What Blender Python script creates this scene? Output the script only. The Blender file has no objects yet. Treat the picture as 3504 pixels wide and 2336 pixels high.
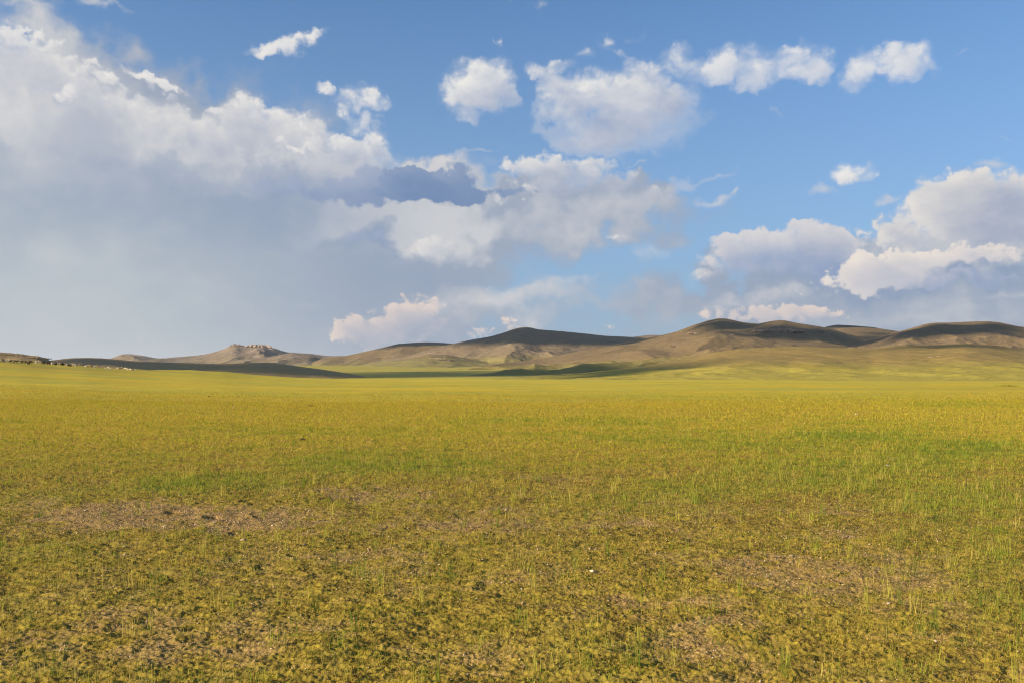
import bpy, math, random
import numpy as np
from mathutils import Vector

SC = bpy.context.scene
COL = SC.collection
R = math.radians

# ------------------------------------------------------------------ constants
EYE = 1.6            # eye height, metres
FPX = 3115.0         # focal length expressed in pixels of a 3504 px wide frame
CX, HY = 1752.0, 1294.0
EV = 1.0
SKY = 0.085
HAZE = 1.7e-5
SUN_EL, SUN_AZ = R(19), R(-112)     # azimuth measured from +Y (ahead) clockwise
TOSUN = np.array([math.sin(SUN_AZ)*math.cos(SUN_EL), math.cos(SUN_AZ)*math.cos(SUN_EL), math.sin(SUN_EL)])

# ------------------------------------------------------------------ tagging
def tag(o, label=None, cat=None, group=None, kind=None):
    if label: o['label'] = label
    if cat: o['category'] = cat
    if group: o['group'] = group
    if kind: o['kind'] = kind
    return o

# ------------------------------------------------------------------ numpy noise
_GT = np.linspace(0, 2*math.pi, 256, endpoint=False)
_GC, _GS = np.cos(_GT).astype(np.float32), np.sin(_GT).astype(np.float32)
def vnoise(x, y, seed=0):                      # gradient noise, about -1..1
    x = np.asarray(x); y = np.asarray(y)
    fx = np.floor(x); fy = np.floor(y)
    ix = fx.astype(np.int32).view(np.uint32); iy = fy.astype(np.int32).view(np.uint32)
    fx = (x-fx).astype(np.float32); fy = (y-fy).astype(np.float32)
    ux = fx*fx*fx*(fx*(fx*6-15)+10); uy = fy*fy*fy*(fy*(fy*6-15)+10)
    sd = np.uint32((seed*974634777) & 0xffffffff)
    X0 = ix*np.uint32(374761393); Y0 = iy*np.uint32(668265263)+sd
    X1 = X0+np.uint32(374761393); Y1 = Y0+np.uint32(668265263)
    def g(X, Y, a, b):
        h = X+Y; h = (h ^ (h >> np.uint32(13)))*np.uint32(1274126177); h = (h ^ (h >> np.uint32(16))) & np.uint32(255)
        return _GC[h]*(fx-a)+_GS[h]*(fy-b)
    n0 = g(X0, Y0, 0, 0); n0 += (g(X1, Y0, 1, 0)-n0)*ux
    n1 = g(X0, Y1, 0, 1); n1 += (g(X1, Y1, 1, 1)-n1)*ux
    return (n0+(n1-n0)*uy)*np.float32(1.5)

def fbm(x, y, octv=4, seed=0, gain=0.5, lac=2.03):
    s = 0; a = 1.0; t = 0
    for k in range(octv):
        s = s + a*vnoise(x, y, seed+k*17); t += a
        x = x*lac+3.7; y = y*lac-1.9; a *= gain
    return s/t

def sstep(a, b, x):
    t = np.clip((x-a)/(b-a), 0, 1)
    return t*t*(3-2*t)

# ------------------------------------------------------------------ mesh helpers
def mesh_np(name, verts, faces, mat=None, smooth=True, mats=None, midx=None, tint=None, parent=None):
    verts = np.asarray(verts, np.float32); faces = np.asarray(faces, np.int32)
    k = faces.shape[1]
    me = bpy.data.meshes.new(name)
    me.vertices.add(len(verts)); me.vertices.foreach_set('co', verts.ravel())
    me.loops.add(faces.size); me.loops.foreach_set('vertex_index', faces.ravel())
    me.polygons.add(len(faces))
    me.polygons.foreach_set('loop_start', np.arange(0, faces.size, k, dtype=np.int32))
    me.polygons.foreach_set('loop_total', np.full(len(faces), k, np.int32))
    if smooth: me.polygons.foreach_set('use_smooth', np.ones(len(faces), bool))
    for m in (mats or ([mat] if mat else [])): me.materials.append(m)
    if midx is not None: me.polygons.foreach_set('material_index', np.asarray(midx, np.int32))
    if tint is not None:
        a = me.attributes.new('tint', 'FLOAT', 'FACE'); a.data.foreach_set('value', np.asarray(tint, np.float32))
    me.update(calc_edges=True)
    o = bpy.data.objects.new(name, me); COL.objects.link(o)
    if parent: o.parent = parent
    return o

def grid_faces(nr, nc, wrap=False):
    i = np.arange(nr-1)[:, None]*nc; j = np.arange(nc if wrap else nc-1)[None, :]
    j2 = (j+1) % nc
    a = i+j; b = i+j2; c = i+nc+j2; d = i+nc+j
    return np.stack([a, d, c, b], -1).reshape(-1, 4)

# ------------------------------------------------------------------ node helpers
class NT:
    def __init__(s, tree): s.t = tree; s.n = tree.nodes; s.l = tree.links
    def node(s, ty, **kw):
        n = s.n.new(ty)
        for k, v in kw.items(): setattr(n, k, v)
        return n
    def put(s, sock, v):
        if v is None: return
        if isinstance(v, bpy.types.NodeSocket): s.l.new(v, sock)
        else:
            if hasattr(sock, 'default_value'):
                try: sock.default_value = v
                except Exception: sock.default_value = (*v, 1.0) if len(v) == 3 else v[:3]
    def m(s, op, a, b=None, c=None, clamp=False):
        n = s.node('ShaderNodeMath', operation=op, use_clamp=clamp)
        s.put(n.inputs[0], a); s.put(n.inputs[1], b); s.put(n.inputs[2], c); return n.outputs[0]
    def v(s, op, a, b=None, out=0, scale=None):
        n = s.node('ShaderNodeVectorMath', operation=op)
        s.put(n.inputs[0], a); s.put(n.inputs[1], b)
        if scale is not None: s.put(n.inputs['Scale'], scale)
        return n.outputs[out]
    def noise(s, vec, scale, detail=4, rough=0.5, dist=0.0, out=0, dim='3D', norm=True):
        n = s.node('ShaderNodeTexNoise', noise_dimensions=dim, normalize=norm)
        s.put(n.inputs['Vector'], vec); s.put(n.inputs['Scale'], scale)
        s.put(n.inputs['Detail'], detail); s.put(n.inputs['Roughness'], rough); s.put(n.inputs['Distortion'], dist)
        return n.outputs[out]
    def ss(s, x, a, b, lo=0.0, hi=1.0, kind='SMOOTHSTEP'):
        n = s.node('ShaderNodeMapRange', interpolation_type=kind)
        for i, q in enumerate((x, a, b, lo, hi)): s.put(n.inputs[i], q)
        return n.outputs[0]
    def mix(s, f, a, b, mode='MIX'):
        n = s.node('ShaderNodeMix', data_type='RGBA', blend_type=mode)
        s.put(n.inputs[0], f); s.put(n.inputs[6], a); s.put(n.inputs[7], b); return n.outputs[2]
    def comb(s, x, y, z=0.0):
        n = s.node('ShaderNodeCombineXYZ'); s.put(n.inputs[0], x); s.put(n.inputs[1], y); s.put(n.inputs[2], z); return n.outputs[0]

def srgb(r, g, b):
    f = lambda c: (c/255/12.92) if c <= 10 else ((c/255+0.055)/1.055)**2.4
    return (f(r), f(g), f(b))
SKYTINT = (0.56, 0.80, 0.99); HZP, HZA, HZC = 1.2, 0.92, (142, 165, 193)
# cloud tables: x, y, radius x, radius y, turn, weight  (bearings)
VEIL = [(60, 620, 560, 330, 0, 1.4), (420, 600, 460, 230, -8, 1.1), (0, 340, 150, 200, 0, 1.0), (150, 330, 150, 120, -30, .9), (400, 380, 260, 110, -12, .9), (700, 450, 280, 110, -12, 1.0),
        (950, 560, 300, 90, -5, .9), (1150, 490, 330, 38, -3, 1.0), (1330, 500, 200, 45, 4, .8), (380, 780, 420, 120, 0, .9), (760, 640, 220, 100, 0, .6),
        (1220, 670, 220, 30, 4, .55), (2000, 700, 460, 62, 0, 1.2), (2280, 725, 260, 40, 0, .9), (2050, 770, 480, 60, 0, 1.1), (2300, 600, 260, 100, 0, .9), (1650, 690, 160, 30, 0, .5),
        (1040, 375, 120, 20, 14, .35), (1000, 395, 90, 22, 0, .4), (1150, 740, 250, 40, 0, .45), (330, 210, 170, 60, -20, .5), (1270, 428, 120, 24, 0, .5), (700, 240, 160, 50, 0, .25)]
VEIL_LIGHT = [(30, 200, 190, 120, 0, 1.0), (0, 260, 110, 110, 0, 1.2), (40, 650, 240, 110, 0, .6), (330, 300, 150, 40, -15, .8), (560, 340, 240, 50, -5, .8), (400, 340, 130, 34, -10, .7), (860, 492, 140, 24, 0, 1.2),
              (1050, 500, 220, 30, 0, .55), (1380, 470, 140, 24, 0, .5), (2280, 590, 200, 40, 0, .8), (1020, 570, 90, 30, 0, .7), (1220, 660, 200, 30, 5, .6), (2200, 705, 250, 24, 0, .5), (1020, 385, 150, 36, 10, 1.6), (650, 480, 120, 18, 0, .3)]
VEIL_DARK = [(480, 430, 170, 40, 0, .9), (130, 400, 170, 60, 0, .6), (620, 520, 220, 50, 0, .8), (350, 500, 300, 50, 0, .5), (870, 630, 160, 50, 0, .6), (700, 740, 200, 60, 0, .5), (280, 330, 60, 50, 0, .4),
             (1700, 610, 170, 40, 0, .8), (2250, 650, 240, 22, 0, 1.2), (1950, 690, 200, 22, 0, .6), (870, 540, 60, 16, 0, .7), (560, 620, 200, 50, 0, .3)]
# ================================================================== SKY: cloud field computed over bearing and elevation
US = 20.0
FV, CV, HV = FPX*2352/3504, 1176.0, HY*2352/3504
A0, A1, E0, E1 = -0.66, 0.66, -0.02, 0.56
NX = 2400; NY = int(NX*(E1-E0)/(A1-A0))
def sky_pt(x, y, rx, ry):                        # bearings read off the photograph (2352 px wide view)
    u = (x-CV)/FV; v = (HV-y)/FV
    a = math.atan(u); ca = math.cos(a); e = math.atan(v*ca)
    return a*US, e*US, rx/FV*ca*ca*US, ry/FV*ca*US*math.cos(e)**2
gx = ((A0+(np.arange(NX)+.5)/NX*(A1-A0))*US).astype(np.float32)
gy = ((E0+(np.arange(NY)+.5)/NY*(E1-E0))*US).astype(np.float32)
PX, PY = np.meshgrid(gx, gy)
STEP = float(gx[1]-gx[0])

def billow(x, y, octv, seed, gain=0.55, lac=2.1):
    s = 0; a = 1.0; t = 0
    for k in range(octv):
        s = s+a*(np.abs(vnoise(x, y, seed+k*13))*2.2-0.62); t += a
        x, y = (x*0.87-y*0.5)*lac+5.1, (x*0.5+y*0.87)*lac-2.3; a *= gain
    return s/t*1.4

hx = fbm(PX*3.1+3, PY*3.1, 4, 15, 0.5); hy = fbm(PX*3.1, PY*3.1+8, 4, 115, 0.5)
wxs = fbm(PX*0.9, PY*0.9, 6, 5, 0.5); wys = fbm(PX*0.9, PY*0.9, 6, 91, 0.5)
soft1 = fbm(PX*0.55, PY*1.1, 5, 33, 0.55); soft2 = fbm(PX*0.22+9, PY*0.55, 5, 71, 0.5)
bil = billow(PX*1.6, PY*1.9, 7, 11, 0.57)
bil2 = billow(PX*1.5+40, PY*1.8+7, 7, 211, 0.57)
wis = fbm(PX*1.3, PY*2.2, 7, 301, 0.58)

def field(blobs, warp, k=0.60, hw=0.0):
    out = np.zeros_like(PX)
    X = PX+wxs*warp+hx*hw; Y = PY+wys*warp+hy*hw
    for b in blobs:
        x, y, rx, ry = b[:4]; rot = R(b[4]) if len(b) > 4 else 0; w = b[5] if len(b) > 5 else 1.0
        a, e, sx, sy = sky_pt(x, y, rx, ry); sx /= k; sy /= k
        m = max(sx, sy)+abs(warp)*1.0+hw
        i0, i1 = np.searchsorted(gx, [a-m, a+m]); j0, j1 = np.searchsorted(gy, [e-m, e+m])
        if i1 <= i0 or j1 <= j0: continue
        ic = min(max(int(np.searchsorted(gx, a)), 0), NX-1); jc = min(max(int(np.searchsorted(gy, e)), 0), NY-1)
        dx = X[j0:j1, i0:i1]-(a+0.9*(X[jc, ic]-PX[jc, ic])); dy = Y[j0:j1, i0:i1]-(e+0.9*(Y[jc, ic]-PY[jc, ic]))
        c, s = math.cos(rot), math.sin(rot)
        q = np.sqrt(((dx*c+dy*s)/sx)**2+((-dx*s+dy*c)/sy)**2)
        out[j0:j1, i0:i1] += w*np.clip(1-q, 0, None)
    return out

def sun_march(T, k, reach=1.1, n=14, ang=150):
    """how much sunlight reaches each point through the cloud between it and the sun (up and to the left)"""
    acc = np.zeros_like(T); dx, dy = math.cos(R(ang)), math.sin(R(ang)); prev = 0.0
    for j in range(1, n+1):
        s = reach*(j/n)**1.7; w = s-prev; prev = s
        ix, iy = int(round(s*dx/STEP)), int(round(s*dy/STEP))
        acc += np.roll(np.roll(T, -ix, 1), -iy, 0)*w
    return np.exp(-k*acc)

def lin(r, g, b): return np.array(srgb(r, g, b))
CLR = np.zeros((NY, NX, 3)); CLA = np.zeros((NY, NX))      # premultiplied colour, coverage
def over(a, c):
    global CLR, CLA
    if c.ndim == 1: c = c[None, None, :]
    CLR = CLR*(1-a[..., None])+c*a[..., None]; CLA = CLA*(1-a)+a

def puffs(blobs, warp, lo, hi, lit, shade, alpha=1.0, detail=0.6, k=2.4, noise=None, reach=1.1, amb=0.0, ang=150, feather=0.8, wisp=0.4, hw=0.22, halo=0.0):
    A = field(blobs, warp, hw=hw)
    if halo: over(sstep(0.03, 0.7, A+0.3*wis*np.clip(A*5, 0, 1))*halo, shade+(lit-shade)*0.6)
    nz = bil if noise is None else noise
    d = A+(detail*nz*0.8+wisp*wis)*np.clip(A*3, 0, 1)*(0.35+0.65*np.clip(1.5-A, 0, 1))
    T = np.clip(d-lo, 0, 1.3)*(A > 0)
    L = sun_march(T, k, reach, ang=ang)
    a = sstep(lo, hi+feather*(1-L), d+0.0)*alpha*np.clip(A*6, 0, 1)
    L = np.clip(L*0.94+0.06*np.clip(0.5+1.6*nz, 0, 1)+amb+0.45*soft1+0.2*wis-0.03, 0, 1)
    over(a, shade[None, None]+(lit-shade)[None, None]*L[..., None])

# broad veil
va = sstep(0.12, 0.95, field(VEIL, 1.2, .5)+0.40*soft1)
vl = np.clip(field(VEIL_LIGHT, 1.2, .5)+0.55*soft1+0.2*wis, 0, 1); vd = np.clip(field(VEIL_DARK, 1.0, .5)+0.2*soft2, 0, 1)
vc = lin(160, 170, 187)+(lin(206, 206, 208)-lin(160, 170, 187))*vl[..., None]
vc = vc+(lin(138, 155, 182)-vc)*vd[..., None]*0.9
grey = sstep(6.0, 0.0, PY)*sstep(-1.0, -9.0, PX)                # the air is greyer low on the left
vc = vc+(lin(192, 199, 202)-vc)*(grey*0.85)[..., None]
over(va*0.92, vc)
FARLOW = [(890, 745, 95, 38, 8, 1.0), (950, 720, 60, 32, 10, .9), (800, 755, 40, 22, 0, .7), (1030, 735, 40, 14, 30, .5), (880, 775, 80, 22, 0, .6),
          (1100, 758, 45, 16, 0, .8), (1190, 752, 34, 15, 0, .8), (1290, 755, 40, 8, 0, .4), (1400, 752, 24, 7, 0, .6),
          (1760, 728, 130, 16, 0, .8), (1880, 722, 90, 14, 4, .8), (1700, 705, 90, 20, 0, .5)]
puffs(FARLOW, 0.18, 0.28, 0.60, lin(232, 214, 203), lin(172, 178, 194), alpha=0.92, k=3.5, reach=.6, noise=bil2, detail=.8, hw=.1)
SOFT = [(1230, 655, 120, 26, 6, .7), (1150, 700, 110, 26, 0, .7), (1340, 640, 60, 14, 0, .4), (1000, 700, 60, 20, 0, .3), (1500, 575, 40, 28, 0, .75),
        (1690, 700, 140, 24, 0, .7), (1850, 665, 120, 22, 0, .5), (2320, 680, 120, 14, 0, .6), (930, 585, 160, 40, 5, .5),
        (1030, 365, 70, 10, 18, .6), (1110, 345, 60, 7, 12, .5), (1000, 385, 80, 22, 5, .6), (1640, 410, 60, 7, 5, .55), (1470, 370, 34, 6, 0, .45), (2310, 320, 40, 7, -8, .5), (2215, 115, 32, 9, 15, .45),
        (1620, 285, 60, 40, 10, .35), (1460, 95, 30, 10, 0, .35), (1240, 12, 45, 10, 0, .5), (1170, 0, 35, 6, 0, .6), (200, 5, 110, 12, 0, .8), (60, 3, 80, 10, 0, .7),
        (1650, 468, 48, 12, 0, .85), (2038, 457, 34, 9, 0, .85), (2280, 380, 40, 12, 0, .8), (1890, 432, 40, 13, 5, .7), (1690, 435, 12, 7, 0, .8), (1780, 250, 24, 16, -30, .55), (1075, 640, 80, 8, 0, .4)]
puffs(SOFT, 0.35, 0.22, 1.0, lin(214, 211, 211), lin(180, 190, 208), alpha=0.8, k=1.2, detail=.2, wisp=.25, hw=.12)
LEFT = [(20, 130, 90, 75, -30, 1.0), (110, 160, 90, 40, -10, .9), (170, 180, 40, 24, 0, .6), (60, 190, 130, 60, 0, .7), (60, 100, 40, 12, -20, .5), (0, 260, 60, 60, 0, .6),
        (240, 175, 40, 22, -25, .55), (345, 185, 60, 13, -18, .75), (385, 205, 40, 10, -20, .5), (225, 150, 14, 8, 0, .6), (155, 222, 42, 13, 0, .9), (240, 235, 60, 18, 0, .7),
        (300, 250, 110, 30, -8, .8), (400, 285, 110, 30, -5, .7), (480, 285, 80, 30, 0, .8), (555, 262, 44, 32, 0, .95), (620, 275, 80, 30, 0, .95), (560, 320, 180, 40, 0, .6), (680, 300, 40, 26, 0, .7), (420, 335, 130, 40, 0, .6),
        (700, 340, 90, 22, -6, .9), (790, 345, 60, 30, -10, .9), (850, 340, 36, 34, 0, .95), (740, 380, 150, 40, 0, .6), (870, 385, 50, 40, 0, .6), (40, 245, 18, 20, 0, .4)]
puffs(LEFT, 0.5, 0.16, 1.1, lin(234, 230, 225), lin(172, 180, 198), alpha=0.82, k=1.8, ang=110, reach=2.0, halo=.3)
puffs([(130, 330, 150, 60, -10, 1.0), (170, 270, 70, 40, -30, .7), (330, 400, 200, 50, 0, 1.0), (640, 400, 150, 40, 0, .9), (480, 350, 60, 20, 0, .4), (800, 400, 90, 30, 0, .7)], 0.8, 0.1, 1.1, lin(188, 193, 204), lin(162, 172, 192), alpha=.7, k=1.0, detail=.3, wisp=.2)
puffs([(430, 335, 110, 26, -12, .8), (620, 350, 90, 24, -8, .8), (10, 285, 60, 70, 0, .9), (60, 240, 26, 30, 0, .6)], 0.6, 0.15, 1.0, lin(220, 218, 217), lin(190, 193, 205), alpha=.75, k=1.0, detail=.4, wisp=.3)
puffs([(110, 108, 36, 16, 0, 1.), (160, 132, 26, 14, 0, 1.), (165, 172, 34, 10, 0, 1.), (155, 220, 36, 12, 0, 1.), (330, 226, 64, 18, 0, .9), (556, 238, 26, 20, 0, 1.1), (622, 258, 46, 15, 0, 1.), (690, 272, 15, 22, 0, .9), (500, 256, 30, 12, 0, .8),
       (700, 335, 70, 14, 0, .9), (765, 326, 40, 15, 0, .95), (847, 318, 26, 22, 0, 1.), (880, 345, 20, 20, 0, .6), (245, 178, 36, 15, -20, .9), (226, 150, 13, 9, 0, .9), (345, 181, 48, 9, -20, 1.), (388, 203, 28, 8, -25, .9), (20, 75, 40, 24, -30, .9), (50, 100, 50, 14, -10, .8)],
      0.3, 0.24, 0.95, lin(238, 234, 229), lin(196, 200, 211), alpha=.85, k=2.6, reach=.7, ang=120, detail=.8, wisp=.5, noise=bil2)
SMALL = [(668, 95, 66, 16, 18, .9), (640, 108, 50, 14, 0, .7), (720, 78, 30, 10, 20, .7), (745, 206, 15, 13, 0, .8), (815, 236, 50, 22, 0, .9), (860, 238, 34, 12, 0, .7), (790, 258, 20, 14, 0, .6), (835, 283, 38, 17, 10, .95),
         (1148, 98, 5, 12, 0, .5)]
puffs(SMALL, 0.2, 0.22, 0.95, lin(238, 234, 229), lin(186, 196, 213), alpha=0.92, k=1.8, wisp=.6, halo=.35)
CENT = [(1085, 180, 48, 44, 0, 1.0), (1145, 185, 44, 44, 0, 1.0), (1105, 215, 62, 34, 20, 1.0), (1085, 235, 36, 16, 0, .8), (1168, 218, 16, 22, -20, .8), (1048, 215, 26, 30, 0, .6), (1072, 262, 20, 16, -30, .6), (1195, 230, 12, 16, 0, .4), (1196, 170, 14, 40, 0, -.5), (1215, 225, 10, 60, 0, -.35),
        (1240, 165, 38, 20, 0, .85), (1265, 185, 44, 20, 0, .7), (1300, 145, 30, 12, 0, .5), (1280, 205, 34, 16, 0, .6),
        (1350, 220, 80, 36, 0, 1.0), (1305, 245, 40, 28, 0, .65), (1460, 200, 56, 36, 0, 1.0), (1500, 225, 60, 40, 0, .9), (1420, 260, 130, 60, 0, 1.0), (1380, 310, 80, 36, 0, .9), (1460, 285, 90, 50, 0, .9), (1545, 240, 30, 20, -20, .5), (1252, 300, 18, 30, 20, .6), (1240, 265, 16, 34, 0, .6),
        (1350, 335, 70, 18, 0, .6), (1380, 165, 20, 12, 0, .35), (1395, 100, 24, 16, 0, .6), (1425, 118, 26, 8, -20, .5), (1345, 122, 16, 12, 0, .5), (1480, 158, 40, 18, 0, .65), (1530, 235, 60, 30, 0, .4), (1352, 262, 12, 14, 0, -.9), (1262, 285, 18, 12, 0, -.6),
        (1958, 403, 36, 17, 10, 1.1), (1935, 408, 22, 12, 0, .7), (1415, 544, 20, 8, 0, .9),
        (1545, 437, 22, 10, 0, .6), (1572, 430, 28, 12, 0, 1.0)]
puffs(CENT, 0.22, 0.22, 1.2, lin(238, 235, 230), lin(160, 173, 199), alpha=0.96, k=1.5, reach=2.4, detail=.6, ang=140, hw=.18, halo=.34)
ROW = [(1560, 140, 36, 24, 0, .9), (1620, 160, 44, 24, 0, .9), (1650, 150, 24, 30, 0, .6), (1680, 150, 34, 34, 0, .9), (1735, 150, 30, 40, 0, .95), (1735, 190, 34, 20, 0, .6), (1630, 190, 30, 14, 0, .6), (1790, 155, 34, 28, 0, .7), (1850, 150, 46, 28, 0, 1.0), (1860, 175, 40, 18, 0, .7), (1890, 155, 24, 24, 0, .6),
        (1985, 150, 34, 26, 0, .75), (1965, 185, 36, 24, 0, .8), (1955, 210, 22, 16, 0, .6), (2050, 102, 16, 9, 0, .5), (2060, 135, 46, 30, 0, 1.0), (2100, 140, 36, 34, 0, 1.0), (2080, 165, 40, 18, 0, .8), (2145, 155, 16, 22, 0, .4)]
puffs(ROW, 0.2, 0.24, 1.15, lin(234, 232, 230), lin(178, 190, 212), alpha=0.9, k=1.6, reach=1.0, detail=.55, wisp=.55, feather=.6, ang=140, hw=.2, halo=.35)
CENT2 = [(1215, 378, 50, 26, 0, .95), (1180, 388, 24, 14, 0, .6), (1300, 378, 60, 24, 0, .8), (1380, 375, 55, 20, 0, .85), (1260, 410, 80, 26, 0, .9), (1340, 415, 90, 26, 0, .8), (1445, 420, 36, 15, 0, .8), (1500, 438, 50, 14, 0, .7), (1430, 450, 120, 18, 0, .6), (1300, 445, 120, 18, 0, .5),
         (1480, 488, 40, 12, 0, .5), (1150, 462, 30, 12, 0, .6), (960, 560, 46, 16, 0, .7), (1000, 555, 34, 18, 0, .9), (1010, 575, 44, 16, 0, .6)]
puffs(CENT2, 0.35, 0.24, 0.90, lin(230, 226, 222), lin(168, 178, 198), alpha=0.92, k=2.4, noise=bil2, reach=1.2)
puffs([(1840, 535, 80, 30, 0, .9), (1830, 515, 30, 10, 10, .7), (1740, 550, 50, 24, 0, .8), (1720, 575, 60, 24, 0, .7), (1930, 535, 44, 26, 0, .9), (1900, 570, 110, 34, 0, .9), (1790, 580, 120, 34, 0, .8), (1690, 610, 90, 26, 10, .8), (1780, 620, 140, 26, 0, .8), (1880, 605, 90, 30, 0, .8)],
      0.45, 0.24, 0.75, lin(218, 214, 214), lin(142, 161, 194), alpha=0.92, k=2.0, ang=100, reach=1.6)
RIGHT = [(2330, 445, 80, 36, 0, 1.0), (2240, 450, 90, 46, 0, 1.0), (2160, 445, 56, 36, 0, .95), (2140, 490, 70, 40, 0, .9), (2250, 500, 140, 50, 0, 1.0), (2340, 530, 120, 40, 0, 1.0), (2200, 540, 130, 26, 0, .8),
         (2040, 520, 34, 24, 0, .85), (2070, 535, 50, 22, 0, .7), (1988, 536, 13, 11, 0, .9), (2010, 510, 12, 12, 0, .7)]
puffs(RIGHT, 0.35, 0.22, 0.80, lin(236, 229, 220), lin(166, 175, 195), alpha=0.96, k=1.8, noise=bil2, reach=2.2, halo=.3)
puffs([(1990, 605, 56, 26, 0, .95), (1950, 640, 50, 24, 10, .9), (2060, 600, 70, 20, 0, .9), (2050, 630, 90, 24, 0, .9), (2160, 600, 90, 18, 0, .9), (2280, 595, 120, 20, 0, .9), (2200, 620, 130, 16, 0, .7), (2000, 660, 60, 14, 0, .6), (1840, 678, 14, 5, 0, .4), (1870, 650, 12, 5, 0, .4)],
      0.45, 0.26, 0.66, lin(238, 227, 216), lin(184, 188, 204), alpha=0.94, k=1.6)
puffs([(2300, 640, 130, 16, 0, .9), (2160, 652, 130, 13, 0, .9), (2230, 568, 150, 7, 0, .5)], 0.4, 0.22, 1.0, lin(166, 176, 200), lin(150, 166, 195), alpha=0.8, detail=.2)
puffs([(880, 408, 60, 36, 0, .9), (820, 425, 80, 32, 0, .9), (760, 452, 110, 18, 0, .9), (700, 440, 120, 24, 0, .6), (860, 458, 60, 12, 0, .7), (870, 540, 50, 15, 0, .8), (800, 545, 90, 13, 0, .5), (600, 420, 50, 16, 0, .5)],
      0.3, 0.16, 0.85, lin(158, 171, 196), lin(124, 147, 183), alpha=.88, k=2.0, reach=1.0, detail=.5, wisp=.2, feather=.3)
DARK = [(1010, 436, 80, 25, -8, 1.2), (1052, 418, 36, 24, -10, 1.1), (1085, 460, 34, 9, -10, .9), (945, 428, 60, 32, 0, 1.1), (925, 405, 40, 20, 0, .9), (960, 398, 44, 12, -5, .7), (1060, 455, 60, 12, 0, .9), (900, 450, 60, 12, 0, .7), (1195, 436, 26, 10, 0, .8), (1150, 440, 34, 11, 0, .6), (1240, 440, 30, 5, 0, .5)]
puffs(DARK, 0.20, 0.24, 0.56, lin(138, 157, 188), lin(106, 135, 177), alpha=0.95, k=3, reach=.9, feather=.3, detail=.5, hw=.14)
edge = np.minimum(sstep(A0*US, (A0+0.06)*US, PX)*sstep(A1*US, (A1-0.06)*US, PX), sstep(E1*US, (E1-0.04)*US, PY))
CLR *= edge[..., None]; CLA *= edge
img = bpy.data.images.new('cloud_field', NX, NY, alpha=True, float_buffer=True)
img.colorspace_settings.name = 'Non-Color'; img.alpha_mode = 'CHANNEL_PACKED'
img.pixels.foreach_set(np.concatenate([CLR, CLA[..., None]], -1).astype(np.float32).ravel()); img.update()

world = bpy.data.worlds.new('World'); SC.world = world; world.use_nodes = True
W = NT(world.node_tree); W.n.clear()
wo = W.node('ShaderNodeOutputWorld'); bg = W.node('ShaderNodeBackground')
bg.inputs['Strength'].default_value = SKY
W.l.new(bg.outputs[0], wo.inputs[0])
ns = W.node('ShaderNodeTexSky', sky_type='NISHITA')
ns.sun_disc = False; ns.sun_elevation = SUN_EL; ns.sun_rotation = SUN_AZ % (2*math.pi)
ns.altitude = 1300; ns.air_density = 1.0; ns.dust_density = 1.2; ns.ozone_density = 1.6
tc = W.node('ShaderNodeTexCoord')
dirn = W.v('NORMALIZE', tc.outputs['Generated'])
sp = W.node('ShaderNodeSeparateXYZ'); W.l.new(dirn, sp.inputs[0])
az = W.m('ARCTAN2', sp.outputs[0], sp.outputs[1]); el = W.m('ARCSINE', sp.outputs[2])
uv = W.comb(W.m('MULTIPLY', W.m('SUBTRACT', az, A0), 1/(A1-A0)), W.m('MULTIPLY', W.m('SUBTRACT', el, E0), 1/(E1-E0)))
KC = 1.0/(SKY*2**EV)
it = W.node('ShaderNodeTexImage', extension='CLIP', interpolation='Linear'); it.image = img
W.l.new(uv, it.inputs[0])
cur = W.mix(1.0, ns.outputs[0], (*SKYTINT, 1), 'MULTIPLY')
hz = W.m('POWER', W.ss(sp.outputs[2], 0.0, 0.45, 1.0, 0.0, 'LINEAR'), HZP)
hc = srgb(*HZC); cur = W.mix(W.m('MULTIPLY', hz, HZA), cur, (hc[0]*KC, hc[1]*KC, hc[2]*KC, 1))
# loose cloud over the rest of the sky, away from the view the table covers
ny = W.noise(W.v('MULTIPLY', dirn, (2.2, 2.2, 5.0)), 1.6, 7, 0.6)
out_ = W.m('MAXIMUM', W.ss(W.m('ABSOLUTE', az), 0.60, 0.72), W.ss(el, 0.52, 0.62))
gcl = W.m('MULTIPLY', W.ss(ny, 0.5, 0.66), W.m('MULTIPLY', out_, W.ss(sp.outputs[2], -0.01, 0.05)))
gc = srgb(205, 208, 214)
cur = W.mix(W.m('MULTIPLY', gcl, 0.85), cur, (gc[0]*KC, gc[1]*KC, gc[2]*KC, 1))
cur = W.v('SCALE', cur, scale=W.m('SUBTRACT', 1.0, it.outputs['Alpha']))
cur = W.v('ADD', cur, W.v('SCALE', it.outputs['Color'], scale=KC))
W.l.new(cur, bg.inputs['Color'])
# ================================================================== TERRAIN
# crest lines are given as bearings from the viewpoint (3504 px wide frame) plus a true distance in metres
def bear(px): return (px-CX)/FPX                       # tangent of the bearing
def interp(px, tab): t = np.array(tab, float); return np.interp(px, t[:, 0], t[:, 1])
def smooth_interp(px, tab):
    t = np.array(tab, float); x = np.asarray(px, float)
    r = 0
    for o, w in ((-9, .2), (-4, .2), (0, .2), (4, .2), (9, .2)): r = r+w*np.interp(x+o, t[:, 0], t[:, 1])
    return r

RISE_Y = [(-900, 1190), (-400, 1222), (0, 1236), (77, 1239), (191, 1246), (287, 1250), (383, 1258), (450, 1262), (520, 1263.5), (663, 1265), (760, 1271), (867, 1283), (1000, 1290), (1200, 1296.5), (1400, 1299), (5000, 1299)]
RISE_D = [(-900, 200), (0, 250), (450, 320), (663, 420), (900, 520), (1300, 700), (5000, 700)]

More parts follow.
